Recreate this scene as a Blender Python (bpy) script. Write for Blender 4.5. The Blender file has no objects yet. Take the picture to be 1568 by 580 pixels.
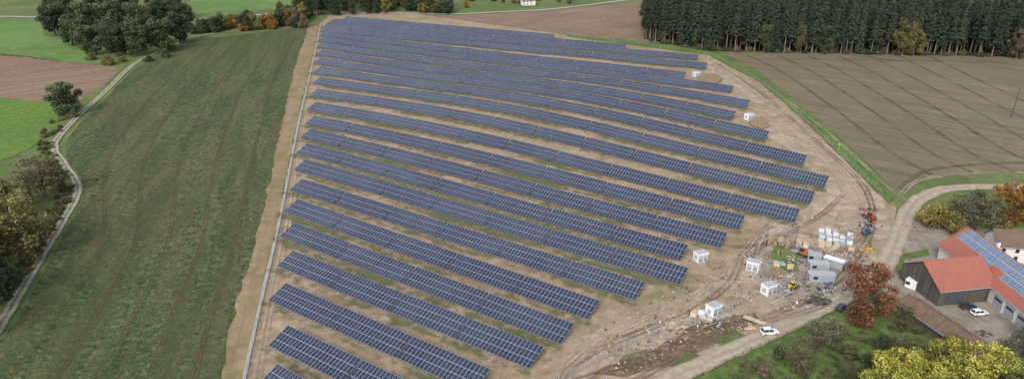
import bpy, math, random
import numpy as np
from mathutils import Vector, geometry
random.seed(7); rng=np.random.default_rng(7)
H=105.0; F=1120.0; TH=math.radians(22.3)
cT,sT=math.cos(TH),math.sin(TH)
def h(x,y):
    return 6.5*math.exp(-0.5*((x-15)/90)**2-0.5*((y-345)/65)**2)
# survey helper: terrain position of a mapped point (ho = height above terrain)
def G(px,py,ho=0.0):
    u=px-784; v=py-290
    dx=u; dy=F*cT-v*sT; dz=-(F*sT+v*cT)
    z=ho
    for i in range(25):
        t=(z-H)/dz
        x=dx*t; y=dy*t
        z=h(x,y)+ho
    return Vector((x,y,z))
K=0.93
def S(r,g,b,k=None):
    k=K if k is None else k
    return tuple(k*((c/255/12.92) if c/255<0.04045 else ((c/255+.055)/1.055)**2.4) for c in (r,g,b))+(1,)
scene=bpy.context.scene
COL=scene.collection
# ---------------------------------------------------------------- materials
def newmat(name):
    m=bpy.data.materials.new(name); m.use_nodes=True
    nt=m.node_tree; b=nt.nodes['Principled BSDF']
    return m,nt,b
def mixc(nt,fac,a,b,mode='MIX'):
    n=nt.nodes.new('ShaderNodeMix'); n.data_type='RGBA'; n.blend_type=mode
    for s,i in ((fac,0),(a,6),(b,7)):
        if hasattr(s,'is_output') : nt.links.new(s,n.inputs[i])
        else: n.inputs[i].default_value=s
    return n.outputs[2]
def math_(nt,op,a,b=0.0):
    n=nt.nodes.new('ShaderNodeMath'); n.operation=op
    for s,i in ((a,0),(b,1)):
        if hasattr(s,'is_output'): nt.links.new(s,n.inputs[i])
        else: n.inputs[i].default_value=s
    return n.outputs[0]
def noise(nt,vec,scale,detail=4,rough=.6):
    n=nt.nodes.new('ShaderNodeTexNoise'); n.inputs['Scale'].default_value=scale
    n.inputs['Detail'].default_value=detail; n.inputs['Roughness'].default_value=rough
    nt.links.new(vec,n.inputs['Vector']); return n.outputs['Fac']
def rng_(nt,val,lo,hi,a=0.,b=1.):
    n=nt.nodes.new('ShaderNodeMapRange'); n.interpolation_type='SMOOTHSTEP'
    n.inputs[1].default_value=lo;n.inputs[2].default_value=hi
    n.inputs[3].default_value=a;n.inputs[4].default_value=b
    nt.links.new(val,n.inputs[0]); return n.outputs[0]
def NM(name,base,layers,rough=.95,bump=0.0,stripes=(),objc=False):
    m,nt,b=newmat(name)
    if objc:
        g=nt.nodes.new('ShaderNodeTexCoord').outputs['Object']
    else:
        g=nt.nodes.new('ShaderNodeNewGeometry').outputs['Position']
    cur=base
    for L in layers:
        col,sc,lo,hi=L[:4]
        f=rng_(nt,noise(nt,g,sc,5),lo,hi,0,L[4] if len(L)>4 else 1.)
        cur=mixc(nt,f,cur,col)
    for (ang,per,st,col) in stripes:
        # long streaks: noise stretched along the working direction
        mp=nt.nodes.new('ShaderNodeMapping'); mp.vector_type='POINT'; mp.inputs['Rotation'].default_value[2]=ang
        mp2=nt.nodes.new('ShaderNodeMapping'); mp2.inputs['Scale'].default_value=(1.0/per,.012,1)
        nt.links.new(g,mp.inputs[0]); nt.links.new(mp.outputs[0],mp2.inputs[0])
        f=rng_(nt,noise(nt,mp2.outputs[0],1.0,3,.5),.42,.60,0,st)
        f=math_(nt,'MULTIPLY',f,rng_(nt,noise(nt,g,.25,4),.3,.6,.4,1.))
        cur=mixc(nt,f,cur,col)
    if hasattr(cur,'is_output'): nt.links.new(cur,b.inputs['Base Color'])
    else: b.inputs['Base Color'].default_value=cur
    b.inputs['Roughness'].default_value=rough
    b.inputs['Specular IOR Level'].default_value=.2
    if bump:
        bn=nt.nodes.new('ShaderNodeBump'); bn.inputs['Distance'].default_value=bump; bn.inputs['Strength'].default_value=.8
        nt.links.new(noise(nt,g,1.3,6),bn.inputs['Height']); nt.links.new(bn.outputs[0],b.inputs['Normal'])
    return m
def PM(name,col,rough=.5,metal=0,spec=.5,var=.15):
    m,nt,b=newmat(name)
    g=nt.nodes.new('ShaderNodeTexCoord').outputs['Object']
    f=rng_(nt,noise(nt,g,.9,6),.3,.7)
    dk=tuple(c*(1-var) for c in col[:3])+(1,)
    nt.links.new(mixc(nt,f,dk,col),b.inputs['Base Color'])
    b.inputs['Roughness'].default_value=rough; b.inputs['Metallic'].default_value=metal
    b.inputs['Specular IOR Level'].default_value=spec
    return m
M={}
M['meadow']=NM('meadow_grass',S(94,110,64),[(S(112,124,74),.02,.4,.62),(S(80,92,54),.15,.45,.65,.7),(S(112,108,74),.5,.5,.7,.6)],bump=.15)
M['meadow_bright']=NM('bright_grass',S(94,120,60),[(S(82,102,52),.05,.4,.6),(S(112,132,76),.35,.48,.62,.7),(S(74,90,50),.9,.5,.66,.7),(S(120,116,80),.2,.56,.68,.6)],bump=.2)
M['meadow_far']=NM('far_grass',S(104,134,72),[(S(92,120,64),.01,.4,.6),(S(118,144,84),.1,.48,.62,.6)],bump=.1)
M['crop_bright']=NM('young_crop',S(104,134,58),[(S(86,116,50),.5,.42,.58),(S(124,146,76),1.2,.5,.65,.7)],bump=.2,stripes=[(.6,1.5,.5,S(84,104,54))])
M['crop']=NM('crop_leaves',S(68,90,48),[(S(102,96,70),.010,.45,.58,.7),(S(52,76,40),.035,.44,.58,.75),(S(86,102,60),.14,.46,.58,.7),(S(116,104,80),.35,.53,.61,.6),(S(106,126,84),.7,.53,.60,.85),(S(42,54,32),.5,.52,.59,.85),(S(128,116,94),1.2,.56,.62,.7)],bump=.6,stripes=[(math.radians(-11.8),2.4,.6,S(98,92,66)),(math.radians(-11.8),6,.55,S(50,68,38)),(math.radians(-11.8),18,.35,S(92,88,60))])
M['soil']=NM('site_soil',S(164,144,122),[(S(148,128,106),.05,.4,.62),(S(180,162,140),.25,.45,.65,.8),(S(114,116,80),.07,.53,.65,.6),(S(130,114,94),.7,.52,.64,.6),(S(106,112,74),.3,.57,.66,.6)],bump=.15,stripes=[(math.radians(-123),2.2,.35,S(142,122,100))])
M['dirt']=NM('compacted_dirt',S(170,152,132),[(S(152,133,112),.06,.4,.62),(S(190,174,154),.22,.45,.65,.7),(S(130,113,96),.7,.52,.64,.6),(S(118,116,86),.12,.58,.7,.5)],bump=.15)
M['disturbed']=NM('disturbed_soil',S(146,127,106),[(S(126,109,90),.4,.42,.6),(S(168,148,126),.9,.5,.64)],bump=.4)
M['stripfield']=NM('bare_strip',S(148,128,102),[(S(116,112,76),.06,.42,.6,.7),(S(164,146,118),.3,.45,.65,.7),(S(120,106,80),.8,.52,.66,.5)],bump=.1,stripes=[(math.radians(-11.8),1.4,.5,S(128,112,84))])
M['ploughed']=NM('ploughed_soil',S(126,113,94),[(S(114,108,82),.010,.4,.6),(S(138,122,104),.035,.45,.62,.7),(S(102,90,74),.5,.5,.6,.6),(S(108,108,74),.02,.56,.68,.5)],bump=.5,stripes=[(math.radians(-52),3.6,.8,S(102,90,73)),(math.radians(-52),1.2,.5,S(150,136,118)),(math.radians(38),9,.4,S(110,104,78))])
M['ploughed2']=NM('brown_field',S(142,119,102),[(S(128,107,91),.02,.4,.6),(S(154,132,114),.3,.45,.6,.6)],bump=.3,stripes=[(.9,3,.7,S(116,97,82))])
M['yard']=NM('yard_gravel',S(152,141,128),[(S(132,120,107),.1,.4,.6),(S(170,160,148),.5,.45,.64,.6),(S(118,106,92),.25,.54,.66,.7)],bump=.1)
M['floor']=NM('forest_floor',S(76,68,50),[(S(56,54,38),.2,.4,.6)],bump=.2)
M['asph']=NM('pale_asphalt',S(178,176,170),[(S(160,158,152),.3,.4,.6)])
M['mud']=NM('dark_mud',S(122,104,86),[(S(98,82,67),.25,.42,.58),(S(150,132,112),.6,.5,.65),(S(112,112,78),.15,.56,.66,.7)],bump=.4)
def trackmat(name,c_w,c_mid,amax=.75):
    m,nt,b=newmat(name)
    uv=nt.nodes.new('ShaderNodeUVMap'); uv.uv_map='UVMap'
    sp=nt.nodes.new('ShaderNodeSeparateXYZ'); nt.links.new(uv.outputs[0],sp.inputs[0])
    g=nt.nodes.new('ShaderNodeNewGeometry').outputs['Position']
    n=noise(nt,g,.6,5)
    d=math_(nt,'ABSOLUTE',math_(nt,'SUBTRACT',sp.outputs[0],.5))
    d=math_(nt,'ABSOLUTE',math_(nt,'SUBTRACT',d,.24))
    d=math_(nt,'ADD',d,math_(nt,'MULTIPLY',math_(nt,'SUBTRACT',n,.5),.4))
    f=rng_(nt,d,.08,.20)
    c1=mixc(nt,rng_(nt,n,.4,.65),c_w,tuple(c*.78 for c in c_w[:3])+(1,))
    if c_mid: 
        nt.links.new(mixc(nt,f,c1,c_mid),b.inputs['Base Color'])
    else:
        nt.links.new(c1,b.inputs['Base Color'])
        n3=rng_(nt,noise(nt,g,.07,3),.38,.6,.35,1.)
        nt.links.new(math_(nt,'MULTIPLY',n3,math_(nt,'SUBTRACT',amax,math_(nt,'MULTIPLY',f,amax))),b.inputs['Alpha'])
    b.inputs['Roughness'].default_value=.95; b.inputs['Specular IOR Level'].default_value=.2
    return m
M['track']=trackmat('farm_track',S(168,160,148),S(108,116,76))
M['track2']=trackmat('dirt_road',S(178,165,148),S(160,145,126))
M['ruts']=trackmat('tyre_ruts',S(128,110,92),None,.65)
M['ruts_l']=trackmat('tyre_ruts_light',S(192,176,157),None,.7)
M['tram']=trackmat('tramlines',S(92,82,66),None,.6)
M['tramg']=trackmat('tramlines_in_crop',S(104,94,70),None,.6)
def stripmat():
    m,nt,b=newmat('row_grass')
    uv=nt.nodes.new('ShaderNodeUVMap'); uv.uv_map='UVMap'
    sp=nt.nodes.new('ShaderNodeSeparateXYZ'); nt.links.new(uv.outputs[0],sp.inputs[0])
    g=nt.nodes.new('ShaderNodeNewGeometry').outputs['Position']
    n=noise(nt,g,.45,6,.7); n2=noise(nt,g,.03,3)
    e=math_(nt,'MULTIPLY',math_(nt,'ABSOLUTE',math_(nt,'SUBTRACT',sp.outputs[0],.5)),.5)
    t=math_(nt,'SUBTRACT',math_(nt,'ADD',n,math_(nt,'MULTIPLY',math_(nt,'SUBTRACT',n2,.5),.9)),e)
    nt.links.new(rng_(nt,t,.34,.54,0,.68),b.inputs['Alpha'])
    nt.links.new(mixc(nt,rng_(nt,noise(nt,g,1.1,4),.42,.6),S(90,104,62),S(116,118,82)),b.inputs['Base Color'])
    b.inputs['Roughness'].default_value=.95; b.inputs['Specular IOR Level'].default_value=.2
    return m
M['rowgrass']=stripmat()
def panelmat(name,ca,cb,cl,lw=.036,hi=None):
    m,nt,b=newmat(name)
    uv=nt.nodes.new('ShaderNodeUVMap'); uv.uv_map='UVMap'
    sp=nt.nodes.new('ShaderNodeSeparateXYZ'); nt.links.new(uv.outputs[0],sp.inputs[0])
    fu=math_(nt,'FRACT',sp.outputs[0]); fv=math_(nt,'FRACT',sp.outputs[1])
    du=math_(nt,'SUBTRACT',.5,math_(nt,'ABSOLUTE',math_(nt,'SUBTRACT',fu,.5)))
    dv=math_(nt,'SUBTRACT',.5,math_(nt,'ABSOLUTE',math_(nt,'SUBTRACT',fv,.5)))
    lu=math_(nt,'LESS_THAN',du,lw); lv=math_(nt,'LESS_THAN',dv,lw*.6)
    line=math_(nt,'MAXIMUM',lu,lv)
    mid=math_(nt,'GREATER_THAN',dv,.488)
    fl=nt.nodes.new('ShaderNodeVectorMath'); fl.operation='FLOOR'; nt.links.new(uv.outputs[0],fl.inputs[0])
    wn=nt.nodes.new('ShaderNodeTexWhiteNoise'); nt.links.new(fl.outputs[0],wn.inputs['Vector'])
    base=mixc(nt,wn.outputs['Value'],ca,cb)
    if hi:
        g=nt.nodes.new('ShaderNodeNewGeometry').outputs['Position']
        base=mixc(nt,rng_(nt,noise(nt,g,.03,3),.42,.62,0,.7),base,hi)  # broad lighter patches: uneven reflection on the glass, painted into the colour
    base=mixc(nt,math_(nt,'MULTIPLY',mid,.35),base,cl)
    base=mixc(nt,line,base,cl)
    nt.links.new(base,b.inputs['Base Color'])
    nt.links.new(math_(nt,'ADD',.16,math_(nt,'MULTIPLY',line,.3)),b.inputs['Roughness'])
    b.inputs['IOR'].default_value=1.58
    return m
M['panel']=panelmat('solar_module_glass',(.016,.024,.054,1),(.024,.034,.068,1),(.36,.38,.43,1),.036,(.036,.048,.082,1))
M['panelroof']=panelmat('roof_module_glass',(.09,.14,.23,1),(.15,.20,.30,1),(.5,.53,.58,1),.05)  # bluish base colours lightened to paint in the reflection on these modules
M['steel']=PM('galvanised_steel',(.42,.43,.44,1),.45,.3)
M['panelback']=PM('module_back',(.12,.12,.13,1),.7)
M['white']=PM('white_paint',(.80,.80,.79,1),.5,var=.12)
M['whitewrap']=PM('white_wrap',(.72,.74,.76,1),.35,var=.3)
M['grey']=PM('grey_paint',(.36,.39,.42,1),.5)
M['dgrey']=PM('dark_grey',(.08,.085,.09,1),.5)
M['black']=PM('black_rubber',(.02,.02,.02,1),.8)
M['glass']=PM('dark_glass',(.03,.035,.04,1),.1)
M['blue']=PM('machine_blue',(.04,.12,.28,1),.4)
M['orange']=PM('machine_orange',(.42,.12,.04,1),.4)
M['yellow']=PM('yellow_paint',(.52,.40,.06,1),.45)
M['red']=PM('red_paint',(.35,.05,.04,1),.45)
M['wood']=PM('raw_wood',(.42,.31,.20,1),.8,var=.35)
M['woodlight']=PM('fresh_planks',(.58,.48,.35,1),.8,var=.3)
M['woodpole']=PM('old_wood',(.10,.08,.065,1),.9)
M['silver']=PM('silver_paint',(.50,.51,.53,1),.35,.3)
M['carwhite']=PM('car_white',(.75,.76,.77,1),.25,var=.02)
M['cardark']=PM('car_dark',(.04,.045,.06,1),.22,var=.02)
M['plaster']=PM('white_plaster',(.66,.64,.60,1),.9)
M['bark']=PM('bark',(.10,.08,.06,1),.95,var=.4)
M['barklight']=PM('spruce_bark',(.22,.18,.15,1),.95,var=.4)
def plankmat():
    m,nt,b=newmat('dark_wood_cladding')
    g=nt.nodes.new('ShaderNodeNewGeometry').outputs['Position']
    mp=nt.nodes.new('ShaderNodeMapping'); mp.inputs['Scale'].default_value=(3,3,.12); nt.links.new(g,mp.inputs[0])
    f=rng_(nt,noise(nt,mp.outputs[0],1.2,3),.35,.65)
    nt.links.new(mixc(nt,f,(.040,.036,.034,1),(.12,.105,.09,1)),b.inputs['Base Color']); b.inputs['Roughness'].default_value=.9
    return m
M['cladding']=plankmat()
def roofmat(name,c1,c2,c3,sc=.35):
    m,nt,b=newmat(name)
    uv=nt.nodes.new('ShaderNodeUVMap'); uv.uv_map='UVMap'
    g=nt.nodes.new('ShaderNodeNewGeometry').outputs['Position']
    br=nt.nodes.new('ShaderNodeTexBrick'); br.inputs['Scale'].default_value=1.0
    br.inputs['Brick Width'].default_value=.5; br.inputs['Row Height'].default_value=.42; br.inputs['Mortar Size'].default_value=.035
    br.inputs['Color1'].default_value=c1; br.inputs['Color2'].default_value=c2; br.inputs['Mortar'].default_value=tuple(c*.6 for c in c1[:3])+(1,)
    nt.links.new(uv.outputs[0],br.inputs[0])
    f=rng_(nt,noise(nt,g,sc,5),.42,.62,0,.9)
    nt.links.new(mixc(nt,f,br.outputs[0],c3),b.inputs['Base Color']); b.inputs['Roughness'].default_value=.8
    return m
M['tile']=roofmat('red_roof_tiles',(.36,.11,.075,1),(.41,.14,.095,1),(.28,.105,.08,1))
M['tileold']=roofmat('old_roof_tiles',(.20,.105,.08,1),(.25,.14,.10,1),(.10,.095,.06,1),.7)
M['tilebrown']=roofmat('brown_roof_tiles',(.16,.10,.07,1),(.19,.12,.08,1),(.12,.08,.06,1))
def leafmat(name):
    m,nt,b=newmat(name)
    oi=nt.nodes.new('ShaderNodeObjectInfo')
    tc=nt.nodes.new('ShaderNodeTexCoord').outputs['Object']
    at=nt.nodes.new('ShaderNodeAttribute'); at.attribute_name='tone'
    hsv=nt.nodes.new('ShaderNodeHueSaturation'); nt.links.new(oi.outputs['Color'],hsv.inputs['Color'])
    nt.links.new(math_(nt,'ADD',.48,math_(nt,'MULTIPLY',noise(nt,tc,.6,2),.04)),hsv.inputs['Hue'])
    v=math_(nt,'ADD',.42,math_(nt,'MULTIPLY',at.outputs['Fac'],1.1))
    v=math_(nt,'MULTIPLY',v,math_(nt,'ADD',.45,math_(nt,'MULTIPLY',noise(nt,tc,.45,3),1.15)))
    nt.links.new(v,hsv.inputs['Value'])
    nt.links.new(hsv.outputs[0],b.inputs['Base Color']); b.inputs['Roughness'].default_value=.7
    b.inputs['Specular IOR Level'].default_value=.25
    return m
M['leaf']=leafmat('foliage'); M['needle']=leafmat('needles')
# ---------------------------------------------------------------- mesh helpers
def link(ob,parent=None):
    COL.objects.link(ob)
    if parent: ob.parent=parent
    return ob
def empty(name):
    e=bpy.data.objects.new(name,None); COL.objects.link(e); return e
class MB:
    def __init__(s): s.v=[];s.f=[];s.m=[];s.uv=[];s.mats=[]
    def mi(s,mat):
        if mat not in s.mats: s.mats.append(mat)
        return s.mats.index(mat)
    def face(s,pts,mat,uv=None):
        i=len(s.v); s.v+= [tuple(p) for p in pts]; s.f.append(tuple(range(i,i+len(pts)))); s.m.append(s.mi(mat))
        s.uv+= list(uv) if uv else [(p[0],p[1]) for p in pts]
    def hexa(s,b,t,mat,uvt=None,matb=None):
        s.face(t,mat,uvt); s.face(b[::-1],matb or mat)
        for i in range(4):
            j=(i+1)%4; s.face([b[i],b[j],t[j],t[i]],matb or mat)
    def box(s,c,size,rz=0,mat='white',taper=1.0,tilt=None):
        mat=M[mat] if isinstance(mat,str) else mat
        cx,cy,cz=c; sx,sy,sz=[q/2 for q in size]; ca,sa=math.cos(rz),math.sin(rz)
        def P(x,y,z): return Vector((cx+x*ca-y*sa,cy+x*sa+y*ca,cz+z))
        b=[P(-sx,-sy,-sz),P(sx,-sy,-sz),P(sx,sy,-sz),P(-sx,sy,-sz)]
        t=[P(-sx*taper,-sy*taper,sz),P(sx*taper,-sy*taper,sz),P(sx*taper,sy*taper,sz),P(-sx*taper,sy*taper,sz)]
        s.hexa(b,t,mat)
    def tube(s,a,b,r1,r2,mat,n=6,caps=True):
        mat=M[mat] if isinstance(mat,str) else mat
        a=Vector(a);b=Vector(b); d=(b-a).normalized(); q=d.to_track_quat('Z','Y')
        ra=[];rb=[]
        for i in range(n):
            w=q@Vector((math.cos(2*math.pi*i/n),math.sin(2*math.pi*i/n),0))
            ra.append(a+w*r1); rb.append(b+w*r2)
        for i in range(n):
            j=(i+1)%n; s.face([ra[i],ra[j],rb[j],rb[i]],mat)
        if caps: s.face(rb,mat); s.face(ra[::-1],mat)
    def obj(s,name,parent=None,smooth=False):
        me=bpy.data.meshes.new(name); me.from_pydata(s.v,[],s.f)
        for m in s.mats: me.materials.append(m)
        me.polygons.foreach_set('material_index',s.m)
        ul=me.uv_layers.new(name='UVMap'); ul.data.foreach_set('uv',np.array(s.uv,dtype=float).ravel())
        me.update()
        if smooth: me.polygons.foreach_set('use_smooth',[True]*len(s.f))
        return link(bpy.data.objects.new(name,me),parent)
LAY=0.06
def densify(pts,step,jit):
    out=[]
    n=len(pts)
    for i in range(n):
        a,b=pts[i],pts[(i+1)%n]; L=(b-a).length; k=max(1,min(120,int(L/step)))
        for j in range(k):
            p=a.lerp(b,j/k)
            if jit: p=p+Vector((random.uniform(-jit,jit),random.uniform(-jit,jit),0))
            out.append(p)
    return out
def sheet(name,pix,layer,mat,step=4,jit=.35,grid=10):
    w=[G(*p) for p in pix]; w=[Vector((p.x,p.y,0)) for p in w]
    pts=densify(w,step,jit)
    n=len(pts)
    xs=[p.x for p in pts]; ys=[p.y for p in pts]
    co=[Vector((p.x,p.y)) for p in pts]; ed=[(i,(i+1)%n) for i in range(n)]
    gx=math.floor(min(xs)/grid)*grid
    while gx<max(xs):
        gy=math.floor(min(ys)/grid)*grid
        while gy<max(ys):
            co.append(Vector((gx+.01,gy+.013))); gy+=grid
        gx+=grid
    r=geometry.delaunay_2d_cdt(co,ed,[list(range(n))],1,1e-4)
    vs,fs=r[0],r[2]
    me=bpy.data.meshes.new(name)
    me.from_pydata([(v.x,v.y,h(v.x,v.y)+layer*LAY) for v in vs],[],[tuple(f) for f in fs]); me.update()
    up=sum(1 if p.normal.z>0 else -1 for p in me.polygons)
    if up<0: me.flip_normals()
    me.materials.append(M[mat])
    return link(bpy.data.objects.new(name,me))
def smooth_path(pts,step):
    out=[]
    P=[pts[0]]+pts+[pts[-1]]
    for i in range(1,len(P)-2):
        p0,p1,p2,p3=P[i-1],P[i],P[i+1],P[i+2]; L=(p2-p1).length; k=max(1,int(L/step))
        for j in range(k):
            t=j/k
            out.append(.5*((2*p1)+(-p0+p2)*t+(2*p0-5*p1+4*p2-p3)*t*t+(-p0+3*p1-3*p2+p3)*t**3))
    out.append(pts[-1]); return out
def ribbon_w(name,w,width,layer,mat,step=3,jit=.12,parent=None):
    c=smooth_path(w,step); mb=MB(); v=0; prev=None
    for i,p in enumerate(c):
        d=(c[min(i+1,len(c)-1)]-c[max(i-1,0)]).normalized(); nrm=Vector((-d.y,d.x,0))
        wd=width/2
        a=p+nrm*(wd+random.uniform(-jit,jit)); b=p-nrm*(wd+random.uniform(-jit,jit))
        row=[Vector((q.x,q.y,h(q.x,q.y)+layer*LAY)) for q in (a,b)]
        if prev:
            v2=v+(p-c[i-1]).length
            mb.face([prev[0],prev[1],row[1],row[0]],M[mat],[(0,v),(1,v),(1,v2),(0,v2)]); v=v2
        prev=row
    return mb.obj(name,parent)
def ribbon(name,pix,width,layer,mat,step=3,jit=.12,parent=None):
    w=[G(*p) for p in pix]; return ribbon_w(name,[Vector((p.x,p.y,0)) for p in w],width,layer,mat,step,jit,parent)
# ---------------------------------------------------------------- ground
xs=[-4000,-2000,-1000]+[ -600+10*i for i in range(121)]+[1000,2000,4000]
ys=[-1500,-500,0]+[50+10*i for i in range(81)]+[1000,1500,2500,5000]
vv=[(x,y,h(x,y)) for y in ys for x in xs]; nx=len(xs)
ff=[(j*nx+i,j*nx+i+1,(j+1)*nx+i+1,(j+1)*nx+i) for j in range(len(ys)-1) for i in range(nx-1)]
me=bpy.data.meshes.new('ground'); me.from_pydata(vv,[],ff); me.materials.append(M['meadow']); me.polygons.foreach_set('use_smooth',[True]*len(ff)); link(bpy.data.objects.new('ground',me))

sheet('crop_field',[(296,62),(380,52),(472,42),(461,80),(449,120),(437,180),(425,232),(410,300),(393,372),(375,430),(360,482),(338,600),(330,680),(-140,680),(-60,600),(30,485),(103,350),(127,300),(126,276),(102,240),(101,216),(130,182),(205,107),(250,80)],1,'crop')
sheet('bare_strip_field',[(472,42),(488,38),(463,150),(430,320),(372,590),(355,680),(328,680),(336,600),(358,482),(373,430),(391,372),(408,300),(423,232),(435,180),(447,120),(459,80)],2,'stripfield',jit=.7)
sheet('solar_park_soil',[(489,37),(462,158),(430,320),(373,590),(355,680),(760,680),(850,600),(1010,592),(1100,552),(1180,515),(1270,470),(1335,435),(1360,400),(1372,350),(1372,312),(1352,296),(1300,245),(1240,190),(1165,125),(1092,84),(1040,76),(870,54),(640,22),(540,20),(505,24)],1,'soil')
sheet('ploughed_field',[(1106,81),(1300,83),(1568,86),(1900,92),(1900,300),(1568,262),(1500,264),(1420,272),(1378,300),(1310,232),(1240,172),(1160,108)],1,'ploughed')
sheet('far_brown_field',[(640,22),(700,24),(800,19),(870,13),(1000,2),(1020,4),(1010,62),(985,68),(900,57)],1,'ploughed2')
sheet('forest_floor',[(985,60),(1080,78),(1300,82),(1568,88),(1900,94),(1900,-20),(1000,-20)],2,'floor')
sheet('brown_field',[(-300,80),(0,82),(90,92),(185,105),(158,132),(120,155),(75,157),(0,150),(-300,140)],1,'ploughed2')
sheet('bright_meadow',[(-300,30),(60,30),(68,55),(130,72),(156,84),(155,97),(110,99),(40,88),(-300,70)],1,'meadow_far')
sheet('young_crop_field',[(-300,140),(0,150),(75,157),(92,170),(90,190),(45,228),(0,247),(-200,330)],2,'crop_bright')
sheet('far_meadow',[(280,-20),(460,-20),(450,12),(300,22)],1,'meadow_far')
sheet('dirt_apron',[(1085,86),(1150,128),(1235,195),(1300,250),(1345,300),(1368,330),(1365,385),(1330,432),(1270,468),(1180,512),(1100,548),(1010,588),(850,590),(880,545),(950,500),(1060,455),(1130,400),(1180,345),(1238,318),(1262,285),(1225,240),(1150,195),(1130,150),(1078,110)],2,'dirt',jit=1.1)
sheet('green_verge',[(1083,84),(1104,86),(1160,116),(1240,178),(1310,238),(1372,302),(1360,312),(1300,252),(1235,190),(1160,124)],3,'meadow_bright',jit=.6)
sheet('back_verge',[(860,52),(1000,66),(1105,79),(1090,86),(1040,79),(870,57)],3,'meadow_bright')
sheet('mud_patch',[(900,572),(1000,530),(1090,490),(1150,478),(1165,495),(1100,520),(1060,545),(960,580)],3,'mud',jit=1.)
sheet('gravel_patch',[(1165,385),(1205,365),(1250,380),(1290,420),(1340,430),(1290,460),(1225,470),(1160,430)],3,'yard',jit=1.)
sheet('grass_patch',[(1172,392),(1195,375),(1228,388),(1222,415),(1190,412)],4,'meadow',jit=.9,step=2)
sheet('grass_patch',[(1090,525),(1125,508),(1140,514),(1112,532)],4,'meadow_bright',jit=.8,step=2)
sheet('grass_patch',[(1020,560),(1060,540),(1075,546),(1040,566)],4,'meadow',jit=.8,step=2)
sheet('farm_yard',[(1372,352),(1395,335),(1440,345),(1500,350),(1700,350),(1700,560),(1568,560),(1480,520),(1370,455),(1345,440)],2,'yard',jit=.6)
sheet('grass_patch',[(1375,390),(1420,382),(1425,392),(1385,398),(1380,425),(1370,412)],4,'meadow_bright',jit=.3)
sheet('garden_meadow',[(1040,592),(1110,556),(1190,520),(1275,482),(1320,478),(1350,490),(1400,520),(1460,545),(1568,560),(1700,600),(1700,700),(960,700)],3,'meadow_bright',jit=.8)
sheet('grass_island',[(1405,335),(1440,292),(1500,288),(1700,286),(1700,350),(1500,352),(1440,345)],3,'meadow',jit=.5)
ribbon('farm_track',[(478,41),(380,46),(300,57),(262,72),(208,97),(162,140),(120,178),(90,210),(84,228),(98,252),(118,282),(114,308),(94,342),(58,402),(18,470),(-30,550),(-60,640)],3.4,4,'track',jit=.2)
ribbon('distant_road',[(-200,27),(0,26),(60,27),(300,30),(430,21),(560,20),(690,22),(760,19),(850,14),(980,-2)],5,5,'asph')
ribbon('dirt_road',[(1760,284),(1568,287),(1500,287),(1440,292),(1400,312),(1382,345),(1368,380),(1350,415),(1325,440),(1270,466),(1180,510),(1100,546),(1030,580),(980,610)],5.4,5,'track2',jit=.35)
ribbon('site_track',[(1088,92),(1150,132),(1240,208),(1300,262),(1330,300),(1335,350),(1310,395),(1270,440),(1190,480),(1100,512),(1000,545),(880,585)],3.2,5,'ruts')
ribbon('site_track',[(1092,98),(1154,142),(1240,215),(1292,266),(1318,300),(1320,340)],3,6,'ruts_l')
ribbon('site_track',[(1100,112),(1160,165),(1240,225),(1290,285),(1270,320),(1210,350),(1150,400),(1100,430),(1030,470),(940,510),(880,545),(840,590)],3,5,'ruts_l')
ribbon('site_track',[(1180,345),(1140,385),(1120,430),(1060,478),(990,505),(900,545),(850,590)],3,6,'ruts')
ribbon('site_track',[(1230,325),(1170,355),(1125,400),(1070,450),(1000,490),(920,525),(860,570)],2.4,7,'ruts_l')
ribbon('site_track',[(1335,330),(1300,375),(1215,355),(1150,390)],2.4,7,'ruts')
ribbon('site_track',[(1290,300),(1250,335),(1180,372),(1120,380)],2.4,8,'ruts')
ribbon('site_track',[(1340,400),(1290,440),(1200,490),(1150,470),(1110,440)],2.4,8,'ruts_l')
ribbon('site_track',[(1270,465),(1230,480),(1150,500),(1060,540),(960,590)],2.6,8,'ruts')
ribbon('field_track',[(1378,300),(1410,276),(1500,266),(1568,265),(1700,270)],2.5,5,'ruts_l')
ribbon('field_track',[(1400,312),(1375,300),(1340,270),(1300,232),(1200,150)],1.8,5,'ruts_l')
ribbon('fence_side_track',[(502,40),(478,150),(450,300),(420,440),(392,590)],2.6,5,'ruts_l')
ribbon('gravel_strip',[(491,40),(463,165),(432,320),(398,470),(372,590),(355,670)],.9,5,'asph',jit=.08)
# tramlines left by machinery in the fields
for k in range(7):
    o=34+k*46
    ribbon('tramlines',[(1112+o*1.0,86),(1165+o,112),(1245+o*1.15,172),(1318+o*1.3,232),(1378+o*1.45,268+min(0,-k*1.0))],2.2,3+k%2,'tram')
ribbon('tramlines',[(1120,92),(1300,92),(1568,97),(1750,101)],2.2,5,'tram')
ribbon('tramlines',[(1376,290),(1420,262),(1500,252),(1568,250),(1700,252)],2.2,5,'tram')
for k in range(5):
    f=(k+.6)/5.4
    tx=lambda xr,xl:xr+(xl-xr)*f
    ribbon('crop_tramlines',[(tx(468,330),56-2*f),(tx(445,230),120),(tx(422,130),230),(tx(390,115),370),(tx(358,40),482),(tx(336,-60),600)],1.9,3,'tramg')
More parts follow.
